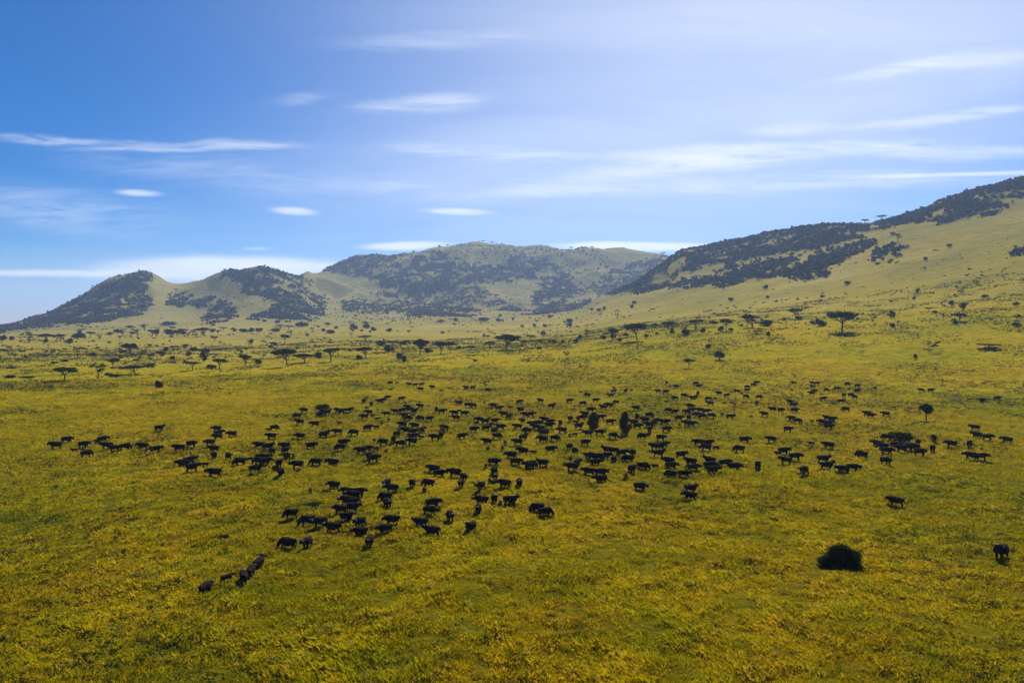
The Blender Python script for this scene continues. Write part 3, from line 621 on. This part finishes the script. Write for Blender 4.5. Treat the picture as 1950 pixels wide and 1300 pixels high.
# ------------------------------------------------------------------ grass
def blades(n_t, r0, r1, power, nb, hh, wd_, spread, r):
    x, y, rr = scatter(n_t, r0, r1, power, -38, 38, r)
    kq = .95/min(1, 70/r1+.35); dens = .75*fbm(x/2.6, y/2.6, 3, 41)+.25*fbm(x/9, y/9, 3, 42)+.95*(vn(x/kq, y/kq, 47)-.5)
    kp = dens > -.52+.35*r.random(len(x)); x, y, dens = x[kp], y[kp], dens[kp]; n = len(x); z = ground_z(x, y)
    H = hh*(.55+.5*r.random(n))*np.clip(.95+1.1*dens, .35, 1.9); rnd = r.random(n)
    wind = 2.2*fbm(x/18, y/18, 2, 44)*3.1
    X1 = np.repeat(x, nb)+r.normal(size=n*nb)*spread; Y1 = np.repeat(y, nb)+r.normal(size=n*nb)*spread; Z1 = np.repeat(z, nb)-.05; Hb = np.repeat(H, nb)*(.5+.6*r.random(n*nb))
    az = r.random(n*nb)*6.28; lean = .25+.5*r.random(n*nb); W_ = wd_*(.6+.8*r.random(n*nb))
    wz = np.repeat(wind, nb); lx = np.cos(az)*lean*1.0+np.cos(wz)*.14; ly = np.sin(az)*lean*1.0+np.sin(wz)*.14
    bx, by = np.cos(az+1.2)*W_, np.sin(az+1.2)*W_
    v0 = np.stack([X1-bx, Y1-by, Z1], 1); v1 = np.stack([X1+bx, Y1+by, Z1], 1)
    v2 = np.stack([X1+lx*Hb*.35+bx*.7, Y1+ly*Hb*.35+by*.7, Z1+Hb*.65], 1); v3 = np.stack([X1+lx*Hb, Y1+ly*Hb, Z1+Hb*(.95-.2*lean)], 1)
    Vv = np.stack([v0, v1, v2, v3], 1).reshape(-1, 3); return Vv, np.arange(len(Vv)).reshape(-1, 4), np.repeat(rnd, nb*4)*.7+.3*r.random(len(rnd)*nb).repeat(4)
rg = np.random.default_rng(5); vs = []; rn = []
a1 = blades(150000, 33, 115, 1.1, 11, .46, .026, .17, rg); a2 = blades(130000, 105, 330, 1.2, 8, .46, .06, .26, rg); a3 = blades(36000, 300, 700, 1.2, 6, .38, .13, .6, rg)
v, f = join([(a[0], a[1]) for a in (a1, a2, a3)])
tag(link('grass', raw_mesh('grass', v, f, m_grass, {'rnd': np.concatenate([a[2] for a in (a1, a2, a3)])})), 'tall yellow-green savanna grass covering the plain', 'grass', None, 'stuff'); print('blades', len(f))

# ------------------------------------------------------------------ buffalo
def skin_mesh(name, pts, edges, levels, m):
    me = bpy.data.meshes.new('tmp'); me.from_pydata([p[:3] for p in pts], edges, []); o = bpy.data.objects.new('tmp', me); C.objects.link(o)
    md = o.modifiers.new('s', 'SKIN'); md.use_smooth_shade = True; sv = me.skin_vertices[0].data if me.skin_vertices else None
    if sv is None:
        bpy.context.view_layer.objects.active = o; bpy.ops.object.modifier_add(type='SKIN'); sv = me.skin_vertices[0].data
    for i, p in enumerate(pts):
        rr = p[3]*(1.06 if p[3] > .15 else 1.12); sv[i].radius = (rr, rr) if np.isscalar(rr) else rr; sv[i].use_root = (i == 0)
    sb = o.modifiers.new('u', 'SUBSURF'); sb.levels = levels; sb.render_levels = levels
    dg = bpy.context.evaluated_depsgraph_get(); dg.update(); out = bpy.data.meshes.new_from_object(o.evaluated_get(dg)); out.name = name
    bpy.data.objects.remove(o); bpy.data.meshes.remove(me); out.materials.clear(); out.materials.append(m)
    out.polygons.foreach_set('use_smooth', np.ones(len(out.polygons), bool)); return out
def buffalo(pose, turn, levels, m, name, calf=False):
    """pose: stand, walk, graze, alert; the animal looks along +X"""
    H = {'stand': ((.98, 1.22), (1.22, 1.22), (1.58, .98)), 'walk': ((1.0, 1.20), (1.28, 1.15), (1.62, .92)), 'graze': ((.95, 1.0), (1.18, .74), (1.34, .36)), 'alert': ((.92, 1.34), (1.12, 1.46), (1.5, 1.30))}[pose]
    ty = math.tan(turn)
    def hd(q, dy=0):
        (x_, z_) = q; d = x_-.75; return (.75+d*math.cos(turn), d*math.sin(turn)+dy, z_)
    k = .82 if calf else 1; SX = .84
    P = [(-.85, 0, 1.10, .37*k), (-.30, 0, 1.02, .45*k), (.30, 0, 1.04, .47*k), (.66, 0, 1.16, .40*k), (*hd(H[0]), .27*k), (*hd(H[1]), .20), (*hd(H[2]), .115), (-1.14, 0, 1.14, .22*k),
         (-1.30, 0, .95, .045), (-1.33, 0, .55, .04)]
    E = [(0, 1), (1, 2), (2, 3), (3, 4), (4, 5), (5, 6), (0, 7), (7, 8), (8, 9)]
    mid = ((H[1][0]*.5+H[2][0]*.5), H[1][1]*.5+H[2][1]*.5); P.append((*hd(mid), .155)); E.remove((5, 6)); E += [(5, 10), (10, 6)]
    st = {'walk': ((.22, -.16), (-.2, .22)), 'alert': ((.03, -.05), (.02, -.05)), 'stand': ((.0, .06), (-.06, .04)), 'graze': ((.18, -.08), (.05, -.1))}[pose]
    for s, fr, hr in ((1, st[0][0], st[1][0]), (-1, st[0][1], st[1][1])):
        b = len(P); P += [(.50, .19*s, .80, .19*k), (.50+fr*.4, .20*s, .58, .115), (.50+fr*.8, .20*s, .34, .075), (.50+fr, .20*s, .03, .075)]; E += [(2, b), (b, b+1), (b+1, b+2), (b+2, b+3)]
        b = len(P); P += [(-.92, .20*s, .86, .21*k), (-.80+hr*.3, .21*s, .64, .13), (-.98+hr*.8, .21*s, .40, .075), (-.92+hr, .21*s, .03, .075)]; E += [(0, b), (b, b+1), (b+1, b+2), (b+2, b+3)]
        e = hd(H[1]); b = len(P); P += [(e[0]-.08-.25*math.sin(turn)*s, e[1]+.30*s*math.cos(turn), e[2]-.02, .06)]; E += [(5, b)]
    P = [(p[0]*SX,)+tuple(p[1:]) for p in P]; h_ = hd(H[1])
    return skin_mesh(name, P, E, levels, m), (h_[0]*SX, h_[1], h_[2]), turn
def horn_parts(hc, turn):
    out = []
    for s in (1, -1):
        path = [(0.04, 0, .16), (.02, .13, .18), (-.02, .30, .06), (-.04, .46, .04), (-.03, .54, .17), (0, .48, .32), (.03, .40, .38)]
        c_, s_ = math.cos(turn), math.sin(turn)
        q = [(hc[0]+x*c_-y*s*s_, hc[1]+x*s_+y*s*c_, hc[2]+z) for x, y, z in path]; out.append(tube(q, [.10, .095, .075, .06, .045, .03, .012], 8))
    return join(out)
def add_horns(me, hv, hf, name):
    n = len(me.vertices); k = len(me.polygons); V = np.empty(n*3, np.float32); me.vertices.foreach_get('co', V); V = np.concatenate([V.reshape(-1, 3), hv])
    Fs = [tuple(p.vertices) for p in me.polygons]+[tuple(int(q)+n for q in f) for f in hf]; o = bpy.data.meshes.new(name); o.from_pydata([tuple(map(float, v)) for v in V], [], Fs)
    o.materials.append(m_hide); o.polygons.foreach_set('use_smooth', np.ones(len(o.polygons), bool)); return o
POSES = [('stand', 0.0), ('walk', 0.15), ('graze', .1), ('alert', .35), ('walk', -.3), ('stand', -.5), ('graze', -.4)]
NEAR = []; FARM = []; CALF = []
for ps, tn in POSES:
    me, hc, tn_ = buffalo(ps, tn, 2, m_hide, 'buffalo_body'); hv, hf = horn_parts(hc, tn); NEAR.append((me, raw_mesh('horns', hv, hf, m_horn, smooth=True)))
    me2, _, _ = buffalo(ps, tn, 1, m_hide, 'buffalo_body'); FARM.append(add_horns(me2, hv, hf, 'buffalo_body'))
    CALF.append(buffalo(ps, tn, 1, m_calf, 'calf_body', True)[0])
HERD = """742.7,728,L 756,729,Rc 779,731,L 791,732,R 803,731,R 725,741,Rc 745,741,Lc 801,740,L 699,756,Rc 693,762,A 707,768,B 728,761,R 722,763,L 738,756,R 765,758,R 772,766,Ac 698,776,Lc 702,784,L 693,792,L 710,790,Rc
578,780,L 565,790.6,L 570,802,L 599,806,L 609,788,R 615,783,L 624,784,R 643,780,L 651,782,R 664,780,R 671,776,Rc 660,786,Lc 735,787,L 753,782,L 767,780,R 776,774,L 780,779,R 789,782,T 769,790,L 777,795,R 740,798,Ac 727,804,Tc 646,804,Lc 719,796,Rc
701,813,R 717,812,Rc 766,807,L 789,809,L 773,818,L 786,821,R 642,821,L 673,822,L 756,825,B 800,772,L 800,795,L 618,825,R
823,736,L 840,743,Lc 887,737,L 901,737,R 929,742,R 873,766,L 891,770,R 901,771,L 939,771,L 951,776,R 971,774,Lc 990,764,R 1029,762,L 1051,772,R 831,778,T 842,782,R 865,785,L 875,781,Rc 885,786,R 868,794,L 991,779,L 959,787,L 969,791,B 1011,788,R 1000,788,L 818,796,R
913,798,L 925,801,R 943,800,R 907,804,Lc 995,800,T 935,807,Rc 846,813,L 843,819,A 903,816,R 926,814,R 941,818,A 954,812,R 804,817,B 985,811,L 1013,806,L 1025,804,R 1037,798,L 1048,802,R 1029,814,L 1003,818,L 1035,821,R 1047,808,R 1019,811,L
1085,762,R 1105,746,Lc 1118,751,L 1110,767,R 1135,761,R 1162,752,L 1169,744,B 1169,738,Lc 1191,744,T 1203,743,Tc 1199,758,Lc 1173,765,L 1159,770,L 1148,774,L 1165,770,Rc 1125,779,R 1113,787,L 1211,776,L 1270,728,T 1287,735,R 1275,735,Lc 1253,744,L 1268,745,R 1285,757,L 1303,752,R 1318,757,L 1269,764,Rc 1315,772,L 1273,780,L 1285,783,R 1308,783,L 1317,780,R 1237,789,R 1213,792,T
1086,796,U 1101,796,T 1109,794,R 1095,802,Lc 1067,804,A 1145,793,R 1163,802,R 1103,810,R 1070,818,L 1206,803,L 1215,810,R 1228,798,L 1235,807,L 1246,804,T 1267,802,R 1254,800,L 1237,816,T 1270,816,R 1293,795,R 1308,804,L 1317,806,R 1294,808,Tc 1312,794,A 1119,824,L 1143,822,R 1168,828,R
1325,729,L 1331,734,R 1329,748,T 1325,755,B 1369,748,L 1384,752,R 1349,758,L 1352,767,L 1361,758,Rc 1380,767,Rc 1393,766,Rc 1393,746,Lc 1403,744,L 1423,736,L 1435,732,R 1441,728,R 1423,742,R 1412,749,Lc 1421,754,R 1446,755,R 1441,766,T 1511,728,L 1548,729,L 1556,729,R 1547,735,L 1551,744,R 1545,748,L 1564,750,Rc 1568,758,R 1574,742,R 1507,742,Lc 1504,764,L 1511,770,R 1471,778,U 1487,780,V 1514,780,R 1455,787,L 1333,780,L 1345,782,R 1328,788,L 1337,791,R 1355,790,R 1375,788,Ac 1391,792,R 1507,795,L 1519,800,R 1546,801,Tc 1565,802,L 1575,795,L 1578,805,R 1501,816,R
1614,730,L 1594,739,R 1633,734,R 1632,743,L 1616,740,Lc 1607,752,T 1621,751,R 1627,755,L 1602,763,R 1587,768,Lc 1667,738,T 1754,742,L 1773,742,R 1610,778,L 1651,786,L 1659,790,R 1686,787,L 1585,797,R 1582,812,Rc 1871,761,U 1900,757,R 1846,760,Rc 1856,813,L 1860,827,L 1881,831,R 1917,836,L 1846,844,T 1848,866,L 1870,868,R 1811,844,L 1778,833,T 1776,852,T 1748,841,T 1740,849,L 1753,859,R 1687,831,L 1670,843,L 1681,848,L 1690,857,R 1687,876,V 1706,846,R 1729,850,R 1716,852,L
1468,835,L 1419,836,R 1545,843,Lc 1577,846,L 1493,857,R 1481,862,Lc 1515,868,R 1495,875,L 1640,864,L 1569,873,R 1575,885,R 1443,885,T 1531,894,T 1604,892,L 1625,889,R 1579,811,R
1223,829,L 1259,832,V 1265,845,R 1247,849,L 1258,848,R 1255,862,R 1298,864,R 1329,841,L 1349,842,R 1343,850,L 1364,851,Rc 1407,853,L 1168,857,L 1185,861,R 1205,861,T 1195,871,L 1169,873,T 1203,892,T 1192,903,Tc 1225,886,R 1247,886,Lc 1273,876,L 1279,885,R 1315,878,L 1321,889,R 1351,875,L 1353,885,R 1359,893,R 1381,880,R 1400,887,R 1277,901,L 1303,901,R
947,829,R 997,831,B 985,840,L 927,839,L 929,853,Tc 962,841,Ac 957,852,Tc 1036,823,L 1033,835,L 1057,833,R 1085,828,Tc 1095,826,Rc 1115,841,R 1085,849,T 1095,857,T 1087,871,Ac 995,857,L 1016,860,Lc 1049,854,R 973,865,L 983,878,R 1007,885,L 1013,882,R 1033,880,L 941,878,R 925,886,Tc 941,895,T 943,906,T 1088,887,L 1099,880,B 1127,867,L 1140,868,R 1115,864,Lc 1135,879,R 1153,867,R 1156,855,L 1120,896,L 1145,898,R 1143,911,L
788,829,R 802,831,Lc 784,839,L 749,836,T 763,843,R 729,840,L 713,837,Tc 655,841,R 647,850,L 687,856,L 700,853,R 703,866,T 712,871,R 736,857,Ac 827,831,L 840,825,B 880,829,R 717,853,Rc 825,891,L 837,900,R 865,898,L 883,907,V
412,815,L 417,823,R 414,830,L 441,825,L 399,841,L 406,853,L 408,865,T 523,813,R 511,817,Lc 516,829,L 571,829,L 616,827,R 593,847,R 493,846,L 511,849,R 542,847,L 543,856,T 518,858,T 547,867,T 559,866,Ac 435,867,V 456,877,L 476,873,Rc 500,869,L 505,877,R 493,876,L 487,891,R 531,881,T 565,883,L 535,897,T 600,878,L 633,879,L 407,898,L 390,883,Lc
105,846,L 128,836,R 141,856,Lc 160,845,R 165,862,R 185,839,Lc 196,835,R 203,847,L 217,852,L 239,849,R 304,814,Ra 271,848,L 297,854,R 340,851,L 365,844,R 348,881,L 361,875,R 367,888,R
591,932,Tc 635,922,L 660,934,L 684,935,R 672,941,L 661,951,L 675,955,R 672,964,V 647,968,L 661,982,V 650,993,Tc 553,976,L 584,989,L 608,992,L 633,1002,L 547,1032,Lg 585,1031,U 685,992,U 685,1011,L 704,1028,T 746,988,L 733,1005,U 800,993,L 822,1009,L 857,980,T 896,1001,U 825,956,R 819,970,R 737,918,U 745,928,L 733,944,L 738,956,V 785,919,T 815,918,L 808,931,Tc 878,919,T 870,932,Tc
933,914,Tc 960,919,L 915,923,U 989,917,T 916,951,L 911,966,T 941,949,T 953,956,Tc 973,951,Ra 1022,965,L 1039,973,Rg 1220,925,R 1316,929,R 1313,942,L 1705,953,L
392,1117,C 433,1097,Cc 464,1096,A 478,1085,B 493,1070,B 1906,1053,U"""
DIRS = {'L': (180, 'facing left'), 'R': (0, 'facing right'), 'A': (85, 'from behind'), 'B': (55, 'walking off right'), 'T': (-90, 'facing viewer'), 'U': (-135, 'facing front left'), 'V': (-50, 'facing front right'), 'C': (28, 'walking off right')}
ents = []
for tok in HERD.split():
    a = tok.split(','); ents.append((float(a[0]), float(a[1]), a[2][0], 'c' in a[2][1:], a[2][1:].replace('c', '')))
def bzone(x, y):
    if y > 1045: return ('of the foremost ones', 'at lower left' if x < 900 else 'alone at the lower right, beyond the big round bush')
    rows = [(750, "in rearmost row"), (775, "in second row"), (800, "in third row"), (828, "in fourth row"), (858, "in fifth row"), (880, 'in sixth row'), (910, "in seventh row"), (960, "in lower band"), (1046, "in front band")]
    cs = [(320, "at herd's left tip"), (460, "on the left wing"), (600, "left of rear left bush"), (700, "below the valley acacias"), (800, "left of centre"), (900, "below the skyline crest"), (1000, "at the centre"), (1110, "left of the blocky bush"), (1200, "by the two dark bushes"),
          (1290, "right of the pillar bush"), (1360, "left of the dead tree"), (1460, "by the dead tree"), (1560, "below largest acacia"), (1680, "right of largest acacia"), (1800, "by small round-crowned tree"), (3000, "at herd's right tip")]
    return next(n for c_, n in rows if y < c_), next(n for c_, n in cs if x < c_)
zb = defaultdict(list)
for i, e in enumerate(ents): zb[(e[3], e[2])+bzone(e[0], e[1])].append(i)
brank = {}
for k, v in zb.items():
    v.sort(key=lambda i: ents[i][0])
    for j, i in enumerate(v): brank[i] = (j, len(v))
print('adults', sum(not e[3] for e in ents), 'calves', sum(e[3] for e in ents))
rb = random.Random(3)
FRONTL = {(392,1117): 'rearmost and largest of the four-strong file walking away at lower left', (433,1097): 'young dark buffalo second from the left in the lower left file', (464,1096): 'buffalo seen from behind, in the middle of the lower left file',
          (478,1085): 'buffalo half hidden ahead of the middle one in the lower left file', (493,1070): 'leading buffalo of the lower left file, head raised, pale shoulders', (1906,1053): 'solitary buffalo at the lower right edge with its shadow below',
          (547,1032): 'left of the front pair, black buffalo with lowered head', (585,1031): 'right of the front pair, black buffalo facing front left'}
far_y = sorted((e[1] for e in ents if not e[3]), reverse=True)[299]; n_ad = 0; far_parts = []
for i, (x, y, d, calf, ex) in enumerate(ents):
    s = (.56 if calf else .83+.09*rb.random()+.07*(y < 900)-.10*(y > 1045)-.04*(y > 960)); hc_ = .85*s
    s = 1.04 if (x, y) == (1906, 1053) else s; X0, Y0, Z0, r0 = hit(x, y, hc_); deg, dl = DIRS[d]
    # facing angle is taken against the line of sight to the animal
    rz = R(deg+rb.uniform(-26, 26))-math.atan2(X0, Y0)
    v = 3 if ex == 'a' else 2 if ex == 'g' else rb.choice([0, 0, 1, 1, 1, 2, 4, 4, 5, 3, 6] if d in 'LR' else [0, 1, 3, 4, 5])
    if y > 1060 and x < 600: v = 3 if (x, y) == (493, 1070) else 1
    near = y > 905 and not calf
    nm = 'buffalo_calf' if calf else 'buffalo'
    if not calf:
        if y < far_y or n_ad >= 300:
            me = FARM[v]; vv = np.empty(len(me.vertices)*3, np.float32); me.vertices.foreach_get('co', vv); vv = vv.reshape(-1, 3)*s
            c_, s_ = math.cos(rz), math.sin(rz); vv = np.stack([vv[:, 0]*c_-vv[:, 1]*s_+X0, vv[:, 0]*s_+vv[:, 1]*c_+Y0, vv[:, 2]+Z0-.06], 1)
            far_parts.append((vv, [tuple(p.vertices) for p in me.polygons])); continue
        n_ad += 1
    if calf: o = link(nm, CALF[v])
    elif near: o = link(nm, NEAR[v][0]); link('horns', NEAR[v][1], o)
    else: o = link(nm, FARM[v])
    o.location = (X0, Y0, Z0-.06); o.rotation_euler = (0, 0, rz); o.scale = (s, s, s)
    lb = FRONTL.get((int(x), int(y)))
    if not lb:
        row, col = bzone(x, y); j, n = brank[i]; base = ('small brown calf' if calf else 'black buffalo')+' '+dl
        lb = f"{base}, {ordw(j)} from left {row} {col}" if n > 1 else f"{base}, {row} {col}"
    tag(o, lb, 'calf' if calf else 'buffalo', 'calves among the herd' if calf else 'buffalo herd grazing across the plain')

fv = []; ff = []; off = 0
for vv, fl in far_parts: fv.append(vv); ff += [tuple(q+off for q in f) for f in fl]; off += len(vv)
me = bpy.data.meshes.new('distant_herd'); me.from_pydata([tuple(map(float, q)) for q in np.concatenate(fv)], [], ff); me.materials.append(m_hide)
tag(link('distant_herd', me), 'rearmost small black buffalo strung out along the back of the herd', 'buffalo herd', None, 'stuff'); print('individual', n_ad, 'far', len(far_parts))

# ------------------------------------------------------------------ air
hz, t = mat('haze_air'); pv = N('ShaderNodeVolumePrincipled', t); pv.inputs['Color'].default_value = (.44, .62, 1, 1); pv.inputs['Density'].default_value = .00011; pv.inputs['Anisotropy'].default_value = .3
ou = N('ShaderNodeOutputMaterial', t); L(pv.outputs[0], ou.inputs['Volume'], t)
zb_, zt_, E_ = float(Z.min())-1.5, float(Z.max())+25, 8700
bv = [(a, b, c) for a in (-E_, E_) for b in (-E_, E_) for c in (zb_, zt_)]
hm = bpy.data.meshes.new('haze'); hm.from_pydata(bv, [], [(0, 1, 3, 2), (4, 6, 7, 5), (0, 4, 5, 1), (2, 3, 7, 6), (0, 2, 6, 4), (1, 5, 7, 3)]); hm.materials.append(hz)
tag(link('haze', hm), 'thin blue haze lying over the hills', 'haze', None, 'stuff'); print('zmax', zt_)
